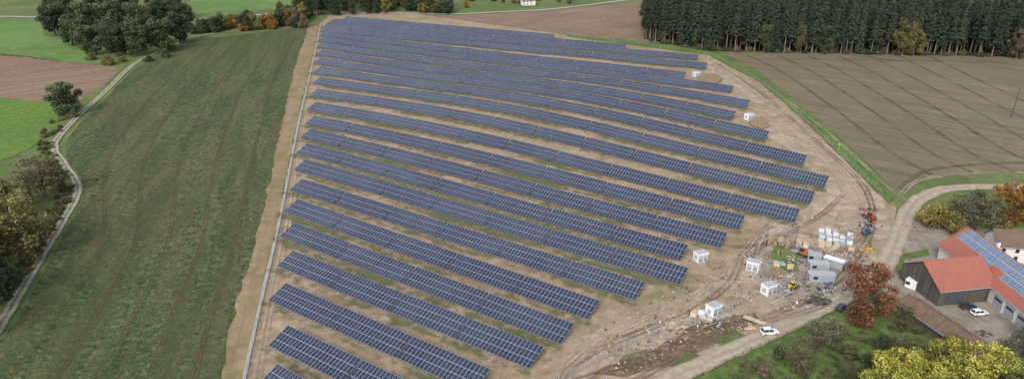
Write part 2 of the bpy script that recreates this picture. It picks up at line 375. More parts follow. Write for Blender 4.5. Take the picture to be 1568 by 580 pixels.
# ---------------------------------------------------------------- solar rows
rows=[((424,556),(600,655)),((440,497),(690,612)),((437,432),(752,565)),((448,383),(834,530)),((450,340),(880,495)),((455,304),(920,460)),
((462,273),(989,432)),((467,243),(1056,410)),((470,219),(1056,375)),((475,197),(1115,356)),((481,177),(1142,330)),((483,156),(1226,320)),
((487,136),(1250,293)),((490,118),(1271,270)),((490,102),(1237,237)),((491,88),(1179,201)),((493,76),(1128,171)),((494,65),(1150,154)),
((495,56),(1125,132)),((497,48),(1052,111)),((499,41),(1084,97)),((502,35),(1070,84)),((510,29),(960,68)),((530,25),(850,53))]
TOPZ,LOWZ,D=3.1,0.7,6.6
for ri,(l,r) in enumerate(rows):
    A=G(*l,TOPZ); B=G(*r,TOPZ); A2=Vector((A.x,A.y,0)); B2=Vector((B.x,B.y,0))
    d=(B2-A2).normalized(); n=Vector((d.y,-d.x,0)); 
    if n.y>0: n=-n
    L=(B2-A2).length; N=max(1,round(L/24.5)); sl=L/N
    ribbon_w('row_grass_strip',[A2+n*(D+1.6)-d*1,A2+(B2-A2)/2+n*(D+1.6),B2+n*(D+1.6)+d*1],5.0,9,'rowgrass',jit=.5)
    mb=MB(); 
    for k in range(N):
        gap=.12 if k%2 else .28
        a=A2+d*(sl*k+gap); b=A2+d*(sl*(k+1)-gap)
        j=random.uniform(-.06,.06); off=random.uniform(-.08,.08)
        a+=n*off; b+=n*off
        a3=a+n*D; b3=b+n*D
        za=h(a.x+n.x*D/2,a.y+n.y*D/2); zb=h(b.x+n.x*D/2,b.y+n.y*D/2)
        T=[Vector((a.x,a.y,za+TOPZ+j)),Vector((a3.x,a3.y,za+LOWZ+j)),Vector((b3.x,b3.y,zb+LOWZ+j)),Vector((b.x,b.y,zb+TOPZ+j))]
        if (T[1]-T[0]).cross(T[2]-T[0]).z<0: T=T[::-1]; 
        Bt=[p-Vector((0,0,.06)) for p in T]
        nm=max(1,round((sl-2*gap)/1.15)); u0=random.randint(0,500)
        uvs=[]
        for p in T:
            q=Vector((p.x,p.y,0))-a; uvs.append((u0+nm*q.dot(d)/((b-a).length),ri*7+3*q.dot(n)/D))
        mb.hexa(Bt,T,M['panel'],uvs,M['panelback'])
        np_=int((sl)/3.4)
        for q in range(np_+1):
            t=(q+.3)/(np_+.6); c=a.lerp(b,t); zc=za+(zb-za)*t
            for fr in (.2,.8):
                p=c+n*D*fr; zt=zc+j+TOPZ+(LOWZ-TOPZ)*fr-.16
                g=h(p.x,p.y)
                mb.box((p.x,p.y,(zt+g)/2),(.12,.12,zt-g),math.atan2(d.y,d.x),'steel')
        for fr in (.2,.5,.8):
            zt=j+TOPZ+(LOWZ-TOPZ)*fr-.13
            p=a+n*D*fr; q=b+n*D*fr
            mb.tube((p.x,p.y,za+zt),(q.x,q.y,zb+zt),.05,.05,'steel',4,False)
    mb.obj('solar_panel_row')
# ---------------------------------------------------------------- trees
def leaf_cloud(cent,rad,n,size,outward=.6,flat=1.0):
    d=rng.normal(size=(n,3)); d/=np.linalg.norm(d,axis=1)[:,None]
    r=rng.random(n)**.45
    p=cent+d*(r*rad)[:,None]*np.array([1,1,flat])
    nn=d*outward+rng.normal(size=(n,3))*.6; nn/=np.linalg.norm(nn,axis=1)[:,None]
    t=np.cross(nn,rng.normal(size=(n,3))); t/=np.linalg.norm(t,axis=1)[:,None]
    bt=np.cross(nn,t); s=(size*rng.uniform(.6,1.4,n))[:,None]
    quad=np.stack([p-t*s,p-bt*s*.7,p+t*s,p+bt*s*.7],1)
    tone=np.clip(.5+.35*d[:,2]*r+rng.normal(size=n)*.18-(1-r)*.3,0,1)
    return quad,tone
def mesh_from(mb,quads,tones,leafm,name):
    nv=len(mb.v); Q=np.concatenate(quads).reshape(-1,3); T=np.concatenate(tones)
    V=mb.v+[tuple(q) for q in Q]; nq=len(T)
    Fc=list(mb.f)+[(nv+4*i,nv+4*i+1,nv+4*i+2,nv+4*i+3) for i in range(nq)]
    me=bpy.data.meshes.new(name); me.from_pydata(V,[],Fc)
    for m in mb.mats: me.materials.append(m)
    me.materials.append(leafm)
    me.polygons.foreach_set('material_index',list(mb.m)+[len(mb.mats)]*nq)
    at=me.attributes.new('tone','FLOAT','FACE'); at.data.foreach_set('value',np.concatenate([np.full(len(mb.f),.5),T]))
    me.update(); return me
def decid(seed,nclump=32,per=250,size=.20,base=.14,rlo=.3,rhi=.88,clo=.8,chi=1.65):
    random.seed(seed); mb=MB(); quads=[];tones=[]
    mb.tube((0,0,-.3),(random.uniform(-.2,.2),random.uniform(-.2,.2),4.2),.32,.2,'bark',7)
    mb.tube((0,0,4.0),(random.uniform(-.5,.5),random.uniform(-.5,.5),8),.2,.06,'bark',6)
    sk=random.uniform(0,6.28)
    for i in range(nclump):
        a=i*2.4+random.uniform(-.5,.5); z=10*(base+(1-base)*((i+.5)/nclump)**.8)*random.uniform(.84,.96)
        prof=math.sin(math.pi*min(.93,max(.16,(z/10-base*.5)/(1-base*.5))))**.5*(1+.18*math.cos(a-sk))
        r=4.0*prof*random.uniform(rlo,rhi); cr=random.uniform(clo,chi)
        c=np.array([r*math.cos(a),r*math.sin(a),z])
        mb.tube((0,0,min(z*.75,6)),tuple(c),.1,.03,'bark',4,False)
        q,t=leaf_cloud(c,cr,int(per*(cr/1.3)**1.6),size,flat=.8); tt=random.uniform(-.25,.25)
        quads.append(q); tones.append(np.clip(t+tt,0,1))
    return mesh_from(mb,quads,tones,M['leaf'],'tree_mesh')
def sparse(seed):
    return decid(seed,26,110,.15,.12)
def bushm(seed):
    random.seed(seed); mb=MB(); quads=[];tones=[]
    for i in range(14):
        a=random.uniform(0,6.28); r=random.uniform(0,3.2); z=random.uniform(.8,5.5*(1-r/5))
        c=np.array([r*math.cos(a),r*math.sin(a),z]); mb.tube((0,0,0),tuple(c),.12,.03,'bark',4,False)
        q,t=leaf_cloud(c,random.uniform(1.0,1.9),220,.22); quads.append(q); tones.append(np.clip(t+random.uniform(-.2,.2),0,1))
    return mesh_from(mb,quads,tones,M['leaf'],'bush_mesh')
def spruce(seed,clear=.3):
    random.seed(seed); mb=MB(); quads=[];tones=[]
    mb.tube((0,0,-.3),(0,0,9.6),.14,.02,'barklight',6)
    z=10*clear
    while z<9.9:
        fr=(10-z)/(10*(1-clear)); R=1.35*fr**.75*random.uniform(.75,1.15)+.08
        nb=7
        for k in range(nb):
            a=random.uniform(0,6.28); n=max(5,int(18*R))
            t=rng.random(n); rr=R*t
            p=np.stack([rr*math.cos(a),rr*math.sin(a),z-.35*rr*rr/ max(R,.3)*.8+rng.normal(size=n)*.05],1)
            p[:,0]+=rng.normal(size=n)*.12; p[:,1]+=rng.normal(size=n)*.12
            ax=np.array([math.cos(a),math.sin(a),-.45]); ax/=np.linalg.norm(ax)
            w=np.array([-math.sin(a),math.cos(a),0])+rng.normal(size=(n,3))*.4
            s=.13*rng.uniform(.7,1.4,n)[:,None]
            quads.append(np.stack([p-ax*s*1.5,p-w*s*.7,p+ax*s*1.5,p+w*s*.7],1))
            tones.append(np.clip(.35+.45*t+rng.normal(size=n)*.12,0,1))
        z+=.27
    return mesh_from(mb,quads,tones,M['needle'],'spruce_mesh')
TD=[decid(s) for s in (1,2,3,4)]; TS=[sparse(s) for s in (11,12)]; TB=[bushm(s) for s in (21,22,23)]
TR=[decid(41,46,200,.15,.10,.25,1.0,.6,1.25)]
SP=[spruce(31,.32),spruce(32,.4),spruce(33,.25),spruce(34,.08)]
random.seed(99)
def plant(mesh,loc,hh,ww,col,name,basew=8,baseh=10,parent=None):
    o=bpy.data.objects.new(name,mesh); o.location=loc
    o.scale=(ww/basew,ww/basew*random.uniform(.9,1.1),hh/baseh); o.rotation_euler[2]=random.uniform(0,6.28)
    k=random.uniform(.85,1.15); o.color=(col[0]*k,col[1]*k,col[2]*k,1)
    return link(o,parent)
GR=(.062,.082,.037); DG=(.042,.060,.030); GOLD=(.16,.135,.042); ORG=(.22,.12,.032); YEL=(.32,.30,.055); RUST=(.20,.085,.045); OLV=(.115,.112,.05); BRN=(.13,.10,.062); LG=(.09,.12,.045)
def T(px,py,hh,ww,col,kind='d',name='deciduous_tree',parent=None):
    p=G(px,py); m={'d':TD,'s':TS,'b':TB,'r':TR}[kind]
    bh=10 if kind!='b' else 6.5
    return plant(random.choice(m),p,hh,ww,col,name,8,bh,parent)
for a in [(85,55,24,20),(112,70,23,20),(148,84,21,18),(180,87,23,19),(212,86,24,19),(248,80,24,20),(276,66,23,19),(135,56,27,22),(175,55,29,22),(215,58,27,22),(250,52,26,20),(105,35,26,20),(150,30,28,22),(195,28,29,22),(240,30,28,22),(285,45,22,17),(88,30,24,18),(270,30,24,18),(128,74,22,17),(230,72,24,18)]:
    T(a[0],a[1],a[2],a[3],random.choice([GR,GR,DG,DG,(.085,.10,.045),(.105,.105,.045)]))
T(167,99,7,10,GOLD,'b','autumn_bush'); T(140,92,6,8,OLV,'b','bush'); T(188,95,5,7,OLV,'b','bush'); T(255,88,6,8,GR,'b','bush'); T(228,94,5,8,GR,'b','bush')
T(102,176,17,16,(.085,.105,.055)); T(112,180,5,6,OLV,'b','bush')
hd=empty('hedgerow')
for i in range(34):
    x=298+i*5+random.uniform(-3,3); T(x,49-(x-300)*.05+random.uniform(-4,3),random.uniform(8,15),random.uniform(9,12),random.choice([GOLD,ORG,GR,OLV,GR,BRN,DG,GR]),random.choice('bdb'),'hedge_tree',hd)
hd=empty('distant_trees')
for i in range(60):
    x=random.uniform(560,690); T(x,random.uniform(6,22),random.uniform(8,15),random.uniform(8,13),random.choice([GR,DG,OLV,GOLD,GR]),'d','tree',hd)
for i in range(16):
    x=random.uniform(700,880); T(x,random.uniform(-2,14)-(x-700)*.03,random.uniform(4,9),random.uniform(5,9),random.choice([GR,ORG,OLV,GOLD,LG]),'b','bush',hd)
hd=empty('distant_conifer_wood')
for i in range(80):
    x=random.uniform(452,580); p=G(x,random.uniform(8,30)-(x-452)*.06); plant(random.choice(SP),p,random.uniform(16,23),random.uniform(6,8),DG,'spruce',2.7,10,hd)
for i in range(16):
    x=random.uniform(425,470); T(x,random.uniform(22,38),random.uniform(9,14),9,random.choice([GR,GOLD,OLV]),'d','tree',hd)
fo=empty('spruce_forest')
front=[(990,60),(1020,66),(1060,73),(1085,77),(1200,80),(1300,82),(1450,85),(1568,88),(1760,93)]
fw=[G(*p) for p in front]; fp=smooth_path([Vector((p.x,p.y,0)) for p in fw],4.3)
for rI in range(11):
    for p in fp:
        if random.random()<.12: continue
        q=p+Vector((random.uniform(-1.8,1.8)+rI*1.2,rI*8.5+random.uniform(-3,3),0))
        m=SP[3] if (rI==0 and random.random()<.15) else random.choice(SP[:3])
        plant(m,q,random.uniform(24,35),random.uniform(6,10),random.choice([(.036,.048,.031),(.030,.042,.027),(.048,.056,.034),(.034,.048,.035)]),'spruce',2.7,10,fo)
for a in [(1380,84,25,15,(.12,.112,.04)),(1398,86,19,12,(.13,.115,.04)),(1225,80,22,13,OLV),(1262,81,20,13,GR),(1240,80,21,13,(.06,.08,.035)),(1556,90,20,13,BRN),(1065,74,14,8,GR),(1170,80,20,10,(.07,.08,.038)),(1520,84,20,10,DG)]:
    T(*a,'d','deciduous_tree')
fo=empty('forest_undergrowth')
for i in range(90):
    x=random.uniform(995,1640); y=np.interp(x,[990,1085,1568,1760],[62,78,88,93]); T(x,y+random.uniform(-3,1),random.uniform(2,5),random.uniform(4,7),random.choice([OLV,BRN,GR,DG]),'b','shrub',fo)
T(70,302,17,16,(.15,.12,.07),'s','bare_autumn_tree'); T(92,290,10,10,OLV,'s','bare_autumn_tree'); T(50,312,14,14,(.13,.11,.062),'s','bare_autumn_tree')
T(36,402,22,20,(.165,.145,.05),'r'); T(-2,392,22,19,(.17,.14,.045),'r'); T(0,345,17,15,(.13,.13,.055)); T(0,468,17,13,GR); T(14,440,9,10,(.06,.085,.035),'b','bush'); T(-40,520,14,13,GR); T(60,365,7,8,OLV,'b','bush'); T(-25,430,20,18,GR)
T(1546,342,15,15,(.27,.14,.032),'r','autumn_tree'); T(1580,345,13,13,ORG,'d','autumn_tree'); T(1432,347,10,13,(.19,.145,.045),'b','autumn_bush'); T(1458,354,8,10,GOLD,'b','autumn_bush')
T(1485,352,12,13,(.12,.11,.07),'s'); T(1512,348,11,12,OLV,'s'); T(1465,335,9,10,OLV,'s'); T(1530,354,7,8,GOLD,'b','autumn_bush'); T(1495,325,9,10,GR,'b','bush')
T(1326,497,18.5,14,RUST,'r','rust_red_tree'); T(1312,496,5,6,(.19,.09,.045),'b','rust_red_bush')
for a in [(1370,618,14,12,YEL),(1435,606,15,13,(.28,.265,.055)),(1492,612,15,13,YEL),(1350,640,12,11,(.25,.25,.055)),(1410,640,14,12,YEL),(1545,640,11,11,OLV),(1465,650,14,12,(.27,.25,.055)),(1525,620,13,11,(.22,.23,.055))]:
    T(*a,'r','yellow_tree')
for a in [(1258,532,8,11,(.13,.13,.075)),(1278,520,5,7,OLV),(1215,560,6,9,OLV),(1170,572,4,6,BRN),(1300,545,4,6,OLV),(1390,555,7,9,OLV),(1330,560,4,6,GR),(1560,562,10,11,GR),(1595,540,11,12,DG),(1535,590,9,10,LG),(1140,565,2.5,4,OLV),(1230,575,4,6,OLV),(1350,530,4,6,GR),(1195,545,3,5,GR),(1300,580,5,8,OLV),(1420,545,4,6,OLV),(1382,497,6,7,OLV),(1455,545,6,8,(.15,.14,.05))]:
    T(*a,'s' if a[2]>4.5 else 'b','garden_shrub')
rg=empty('rough_grass')
for i in range(190):
    x=random.uniform(1060,1420); y=random.uniform(500,585)
    if y<560-(x-1110)*.47+14 or y<485: continue
    T(x,y,random.uniform(.5,1.5),random.uniform(1.2,3.5),random.choice([OLV,LG,GR,BRN,(.13,.13,.06)]),'b','grass_tuft',rg)
for i in range(170):
    y=random.uniform(170,430)
    tx=np.interp(y,[170,210,228,252,282,308,342,402,470],[125,90,84,98,118,114,94,58,18])
    x=tx-random.uniform(5,30); T(x,y,random.uniform(.6,2.2),random.uniform(1.5,4),random.choice([OLV,LG,GR,BRN]),'b','grass_tuft',rg)
# ---------------------------------------------------------------- buildings
def gable(name,o,u,w,L,W,eh,rh,wall,roof,over=.6,trim='white'):
    """o corner, u unit dir along ridge, w unit dir across"""
    E=empty(name); Z=Vector((0,0,1)); u=Vector((u[0],u[1],0)).normalized(); w=Vector((w[0],w[1],0)).normalized(); o=Vector((o[0],o[1],0))
    P=lambda a,b,z:o+u*a+w*b+Z*z
    mb=MB(); wm=M[wall]
    mb.face([P(0,0,0),P(L,0,0),P(L,0,eh),P(0,0,eh)],wm); mb.face([P(0,W,0),P(L,W,0),P(L,W,eh),P(0,W,eh)],wm)
    for a in (0,L): mb.face([P(a,0,0),P(a,W,0),P(a,W,eh),P(a,W/2,rh),P(a,0,eh)],wm)
    mb.obj('walls',E)
    mr=MB(); sl=math.hypot(W/2,rh-eh)
    for s in (0,1):
        e=-over if s==0 else W+over; ez=eh-over*(rh-eh)/(W/2)
        pts=[P(-over,e,ez),P(L+over,e,ez),P(L+over,W/2,rh),P(-over,W/2,rh)]
        uv=[(0,0),(L,0),(L,sl),(0,sl)]
        t=[p+Z*.22 for p in pts]
        if (t[1]-t[0]).cross(t[2]-t[0]).z<0: t=t[::-1];pts=pts[::-1];uv=uv[::-1]
        mr.hexa(pts,t,M[roof],uv)
    mr.obj('roof',E)
    g=MB(); g.tube(P(-over,W/2,rh+.2),P(L+over,W/2,rh+.2),.16,.16,M[roof],6); g.tube(P(-over,-over-.08,eh-over*(rh-eh)/(W/2)+.02),P(L+over,-over-.08,eh-over*(rh-eh)/(W/2)+.02),.1,.1,'grey',6); g.obj('ridge_and_gutter',E)
    return E,P
bu=(.985,.17); bw=(-.17,.985)
a0=(115.5,172.0)
E,P=gable('wooden_barn',a0,bu,bw,17.0,15.5,5.2,9.9,'cladding','tile')
mb=MB()
def wallbox(mb,P,a0_,a1_,z0,z1,mat,off=-.04,th=.08):
    pts=[P(a0_,off,z0),P(a1_,off,z0),P(a1_,off-th,z0),P(a0_,off-th,z0)]; t=[P(a0_,off,z1),P(a1_,off,z1),P(a1_,off-th,z1),P(a0_,off-th,z1)]
    mb.hexa(pts,t,M[mat])
wallbox(mb,P,3,8,0.02,4.2,'dgrey'); wallbox(mb,P,9,13.5,.02,4.2,'woodpole'); wallbox(mb,P,0,14,4.6,4.9,'woodpole',-.02)
mb.obj('barn_doors',E)
bo=Vector((130.0,199)); du=(.03,-.9995); dw=(.9995,.03)
E,P=gable('farm_building_with_garages',bo,du,dw,66,14.5,5.4,10.8,'plaster','tile')
mb=MB()
for k in range(8):
    s=26.5+k*4.7
    wallbox(mb,P,s-.25,s+4.0,.0,4.3,'white',-.03,.06); wallbox(mb,P,s,s+3.75,.03,4.05,'grey',-.10,.06)
    for q in range(1,4): wallbox(mb,P,s+.05,s+3.7,q*1.0,q*1.0+.05,'dgrey',-.165,.015)
    wallbox(mb,P,s+.5,s+3.2,2.6,3.3,'glass',-.17,.02)
mb.obj('garage_doors',E)
mb=MB(); W=14.5; rise=5.4
def roofpt(a,b,dz=.32): return P(a,b,5.4+rise*b/(W/2)+dz)
for i in range(30):
    for j in range(3):
        a=1+i*1.75; b=1.9+j*1.72
        if j==0 and (i<8 or i%13>9): continue
        t=[roofpt(a,b),roofpt(a+1.68,b),roofpt(a+1.68,b+1.65),roofpt(a,b+1.65)]
        if (t[1]-t[0]).cross(t[2]-t[0]).z<0: t=t[::-1]
        mb.hexa([p-Vector((0,0,.06)) for p in t],t,M['panelroof'],[(i*2,j),(i*2+2,j),(i*2+2,j+1),(i*2,j+1)],M['steel'])
mb.obj('rooftop_solar_panels',E)
mb=MB(); c=P(12,8.5,10.3); mb.box((c.x,c.y,c.z+.7),(.8,.8,2.2),0,'plaster'); mb.box((c.x,c.y,c.z+1.9),(1,1,.15),0,'dgrey'); mb.obj('chimney',E)
E,P=gable('white_farmhouse',(147,198),(.985,-.17),(.17,.985),16,9,5.6,8.8,'plaster','tilebrown')
mb=MB()
for k in range(4):
    for z in (1,3.5): wallbox(mb,P,1.2+k*3.8,2.3+k*3.8,z,z+1.3,'glass',-.02,.05)
mb.obj('windows',E)
E,P=gable('long_shed',(103.6,169.5),(.28,-.96),(.96,.28),27,6.2,2.8,4.4,'cladding','tileold',.7)
mb=MB(); 
for k in range(5): wallbox(mb,P,1+k*5,4+k*5,.1,2.4,'woodpole')
mb.obj('shed_doors',E)
for (x,y,rz,s,rf) in [(800,9,.2,1,'tilebrown'),(818,2,1.2,.8,'tile')]:
    p=G(x,y); u=(math.cos(rz),math.sin(rz)); w=(-math.sin(rz),math.cos(rz))
    E,P=gable('village_house',(p.x,p.y),u,w,13*s,9*s,5*s,8.5*s,'plaster',rf)
    mb=MB()
    for k in range(3):
        for z in (.9,3.1): wallbox(mb,P,1+k*3.5*s,2.2+k*3.5*s,z,z+1.1,'glass',-.02,.05)
    mb.obj('windows',E)
# ---------------------------------------------------------------- transformer stations
def station(px,py,rz,s=1.0):
    p=G(px,py); mb=MB(); W,Dp,Hh=3.5*s,2.7*s,2.7*s
    ca,sa=math.cos(rz),math.sin(rz)
    def Q(x,y,z): return (p.x+x*ca-y*sa,p.y+x*sa+y*ca,p.z+z)
    mb.box(Q(0,0,.15),(W+.2,Dp+.2,.7),rz,'grey'); mb.box(Q(0,0,.4+Hh/2),(W,Dp,Hh),rz,'white')
    mb.box(Q(0,0,.4+Hh+.08),(W+.3,Dp+.3,.16),rz,'white'); mb.box(Q(0,0,.4+Hh+.2),(W-.1,Dp-.1,.1),rz,'silver')
    for x in (-W*.24,W*.24):
        mb.box(Q(x,-Dp/2-.03,.4+Hh*.45),(W*.42,.06,Hh*.82),rz,'silver')
        for k in range(5): mb.box(Q(x,-Dp/2-.07,.4+Hh*.2+k*.12),(W*.32,.03,.05),rz,'dgrey')
    mb.box(Q(-W/2-.03,0,.4+Hh*.5),(.06,Dp*.5,Hh*.5),rz,'silver')
    mb.obj('transformer_station')
for a in [(1066,118,.5),(1146,184,.5),(1072,400,.35),(1153,414,-.6),(1176,450,.5),(1092,482,.6)]: station(*a)
for a in [(1096,406),(1165,190),(1088,122),(1186,420)]:
    pts=[(a[0]+17*math.cos(t)*random.uniform(.7,1.2),a[1]+8*math.sin(t)*random.uniform(.7,1.2)) for t in np.linspace(0,5.6,9)]
    sheet('disturbed_soil_patch',pts,10,'disturbed',2,.5)
# ---------------------------------------------------------------- fences
def fence(name,pix,ho=2.0,gap=3.0,pr=.05,mat='steel',wires=5,wr=.012):
    w=[G(*p) for p in pix]; c=smooth_path([Vector((p.x,p.y,0)) for p in w],gap); mb=MB()
    for i,p in enumerate(c):
        z=h(p.x,p.y); mb.tube((p.x,p.y,z),(p.x,p.y,z+ho),pr,pr,mat,4,False)
        if i:
            q=c[i-1]; zq=h(q.x,q.y)
            for k in range(wires):
                t=ho*(k+1)/wires-.05
                mb.tube((q.x,q.y,zq+t),(p.x,p.y,z+t),wr,wr,mat,3,False)
    return mb.obj(name)
fence('wire_fence',[(492,38),(464,165),(434,320),(400,470),(375,590),(358,670)],2.0,3,.05,'steel',8,.02)
fence('wire_fence',[(505,25),(640,22),(870,54),(1040,77),(1092,86)],2.0,4)
fence('wire_fence',[(1092,86),(1165,128),(1240,194),(1300,250),(1350,300)],2.0,3,.06,'steel',6,.018)
fence('wire_fence',[(842,590),(915,556),(985,520),(1050,500),(1130,470)],2.0,3,.06,'silver',8,.03)
fence('pasture_fence',[(1050,592),(1112,556),(1190,520),(1270,484)],1.3,3,.08,'woodpole',2,.03)
fence('site_fence',[(1172,360),(1160,385),(1158,395)],2,2.5,.05,'silver',8,.03)
fence('site_fence',[(1172,360),(1210,365),(1268,392),(1300,370),(1312,345)],2,2.5,.05,'silver',8,.03)
# ---------------------------------------------------------------- construction site
def container(px,py,rz,L=6.0,mat='grey',z0=0,roof='white'):
    p=G(px,py); p.z+=z0; mb=MB(); ca,sa=math.cos(rz),math.sin(rz)
    Q=lambda x,y,z:(p.x+x*ca-y*sa,p.y+x*sa+y*ca,p.z+z)
    mb.box(Q(0,0,1.35),(L,2.4,2.5),rz,mat); mb.box(Q(0,0,2.66),(L+.04,2.44,.1),rz,roof)
    for i in range(int(L/.3)):
        x=-L/2+.15+i*.3
        for y in (-1.23,1.23): mb.box(Q(x,y,1.35),(.14,.06,2.2),rz,mat)
    for x in (-L/2,L/2):
        for y in (-1.2,1.2): mb.box(Q(x,y,1.3),(.16,.16,2.6),rz,'dgrey')
    mb.box(Q(L/2+.03,-.55,1.3),(.05,1.0,2.1),rz,'silver'); mb.box(Q(L/2+.03,.55,1.3),(.05,1.0,2.1),rz,'silver')
    mb.box(Q(-L/4,-1.28,1.6),(1.2,.06,.9),rz,'glass')
    return mb.obj('site_container')
container(1256,430,-.08,7.5,'grey',0,'silver'); container(1252,413,-.08,6,'grey',0,'silver'); container(1276,408,-.75,6,'silver',0,'white'); container(1396,440,-.9,3.2,'white')
container(1246,399,-.3,4,'silver',0,'grey')
def pallets(px,py,ni,nj,skip,mats):
    p0=G(px,py); mb=MB(); du=Vector((.93,-.36,0)); dv=Vector((.36,.93,0))
    for i in range(ni):
        for j in range(nj):
            if random.random()<skip: continue
            c=p0+du*(i*2.1)+dv*(j*1.65)+Vector((random.uniform(-.25,.25),random.uniform(-.25,.25),0)); rz=math.atan2(du.y,du.x)+random.uniform(-.1,.1)
            hh=random.choice([.5,.9,1.2]); mt=random.choice(mats) if j>1 or nj<4 else 'woodlight'
            mb.box((c.x,c.y,.42+.07),(1.75,1.1,.12),rz,'wood'); mb.box((c.x,c.y,.55+hh/2),(1.65,1.05,hh),rz,mt)
    mb.obj('wrapped_pallets')
pallets(1258,378,5,9,.22,['whitewrap','whitewrap','silver','grey'])
pallets(1062,486,3,2,.2,['woodlight','whitewrap','grey']); pallets(1188,408,3,2,.3,['woodlight','grey']); pallets(1222,378,2,3,.2,['grey','woodlight','whitewrap'])
def drum(px,py,r=.9,rz=0):
    p=G(px,py); mb=MB(); ca,sa=math.cos(rz),math.sin(rz)
    a=Vector((p.x-ca*.5,p.y-sa*.5,p.z+r+.36)); d=Vector((ca,sa,0))
    mb.tube(a,a+d*.1,r,r,'wood',14); mb.tube(a+d*.9,a+d*1.0,r,r,'wood',14); mb.tube(a+d*.1,a+d*.9,r*.6,r*.6,'black',12); mb.obj('cable_drum')
for a in [(1188,378,.9,.3),(1195,372,1.,1.2),(1202,382,.8,2),(1181,371,.9,.8),(1193,392,.8,.2),(1175,376,.9,2.2),(1207,374,.8,.6)]: drum(*a)
def vehicle_loader(px,py,rz,col,name,s=1.0):
    p=G(px,py); p.z+=.3; mb=MB(); ca,sa=math.cos(rz),math.sin(rz)
    Q=lambda x,y,z:(p.x+(x*ca-y*sa)*s,p.y+(x*sa+y*ca)*s,p.z+z*s)
    B=lambda x,y,z,a,b,c,m,t=1.0:mb.box(Q(x,y,z),(a*s,b*s,c*s),rz,m,t)
    B(0,0,1.0,3.4,1.5,.7,col); B(-1.2,0,1.6,1.3,1.4,.7,col,.85); B(.2,0,1.95,1.3,1.3,1.3,'glass',.85); B(.2,0,2.65,1.3,1.25,.12,col)
    for x,r in ((-1.1,.75),(1.25,.6)):
        for y in (-.95,.95):
            mb.tube(Q(x,y-.22,r),Q(x,y+.22,r),r*s,r*s,'black',14); mb.tube(Q(x,y-.24,r),Q(x,y+.24,r),r*.45*s,r*.45*s,'yellow',8)
    mb.tube(Q(.6,.0,1.9),Q(2.6,0,2.3),.16*s,.14*s,col,6); mb.tube(Q(2.6,0,2.3),Q(3.1,0,.7),.13*s,.1*s,col,6); B(3.2,0,.5,.7,1.8,.6,'dgrey',.7)
    return mb.obj(name)
vehicle_loader(1302,415,2.6,'blue','wheel_loader',1.0); vehicle_loader(1331,337,1.9,'red','tractor',.95); vehicle_loader(1326,360,.6,'blue','compact_tractor',.75)
vehicle_loader(1212,443,.5,'yellow','wheel_loader',.75)
def excavator(px,py,rz,col):
    p=G(px,py); p.z+=.3; mb=MB(); ca,sa=math.cos(rz),math.sin(rz)
    Q=lambda x,y,z:(p.x+x*ca-y*sa,p.y+x*sa+y*ca,p.z+z)
    for y in (-1,1):
        mb.box(Q(0,y,.4),(3,.45,.75),rz,'black',.92)
    mb.box(Q(-.3,0,1.25),(2.6,2.1,.9),rz,col,.95); mb.box(Q(.4,.55,2.0),(1.3,.95,1.2),rz,'glass',.9); mb.box(Q(.4,.55,2.65),(1.3,.95,.1),rz,col)
    mb.tube(Q(.8,-.2,1.5),Q(2.6,-.2,3.4),.2,.17,col,6); mb.tube(Q(2.6,-.2,3.4),Q(4.4,-.2,1.8),.16,.12,col,6); mb.box(Q(4.4,-.2,1.3),(.7,.9,.8),rz,'dgrey',.7)
    mb.obj('mini_excavator')
excavator(1230,392,2.3,'orange')
def heap(name,px,py,n,rad,hh,mats,size=(.3,1.2)):
    p=G(px,py); mb=MB()
    for i in range(n):
        a=random.uniform(0,6.28); r=rad*random.random()**.6; z=max(.1,hh*(1-r/rad)*random.uniform(.4,1))
        l=random.uniform(*size)
        mb.box((p.x+1.5*r*math.cos(a),p.y+r*math.sin(a),p.z+.35+z),(l,l*random.uniform(.15,.5),random.uniform(.1,.35)),random.uniform(0,3.1),random.choice(mats),random.uniform(.6,1))
    mb.obj(name)
heap('timber_pile',1037,497,60,1.9,1.0,['woodlight','wood','wood'],(.6,2)); heap('firewood_pile',1028,500,20,1.5,.4,['woodlight'],(.5,1.5))
heap('scrap_heap',1252,462,70,2.3,.9,['black','dgrey','woodpole','dgrey'],(.4,1.6)); heap('scrap_heap',1264,448,40,1.8,.6,['black','dgrey','silver'],(.4,1.4))
for (x,y,n,r,ms,sz) in [(1215,400,34,3.5,['wood','silver','dgrey','grey'],(.4,1.8)),(1240,385,34,3.,['woodlight','silver','red'],(.4,1.6)),(1330,345,30,3.,['blue','silver','red','black'],(.3,1.2)),(1190,440,28,3.2,['woodlight','silver','grey'],(.4,1.8)),(1285,388,30,3,['dgrey','silver','orange'],(.4,1.4)),(1000,512,16,2,['red','whitewrap','dgrey'],(.4,1.)),(1160,398,24,3,['woodlight','dgrey','grey'],(.3,1.2)),(1230,440,28,3,['wood','dgrey','silver'],(.3,1.3)),(1300,352,24,2.5,['dgrey','wood','silver'],(.3,1.2)),(1120,470,22,3,['wood','dgrey'],(.3,1.2)),(1275,440,24,3,['dgrey','silver','blue'],(.3,1.2)),(1210,470,18,3,['wood','silver'],(.3,1.4)),(1312,395,24,2.6,['dgrey','wood','blue'],(.3,1.3)),(1180,365,18,3,['dgrey','grey','wood'],(.3,1.2)),(1205,425,24,3.5,['dgrey','woodlight','silver'],(.3,1.4)),(1290,365,14,2,['wood','whitewrap'],(.3,1.2)),(1330,322,20,2.2,['black','red','dgrey'],(.3,1.4)),(1240,455,24,4,['wood','dgrey','grey'],(.3,1.2)),(1075,492,20,3,['whitewrap','wood','dgrey'],(.3,1.)),(1150,500,20,3,['wood','woodlight'],(.3,1.5)),(1110,500,18,3,['wood','dgrey','grey'],(.3,1.3)),(980,530,16,3,['wood','grey'],(.3,1.)),(1055,515,14,3,['wood','dgrey'],(.3,1.2))]:
    heap('building_material',x,y,n,r,.3,ms,sz)
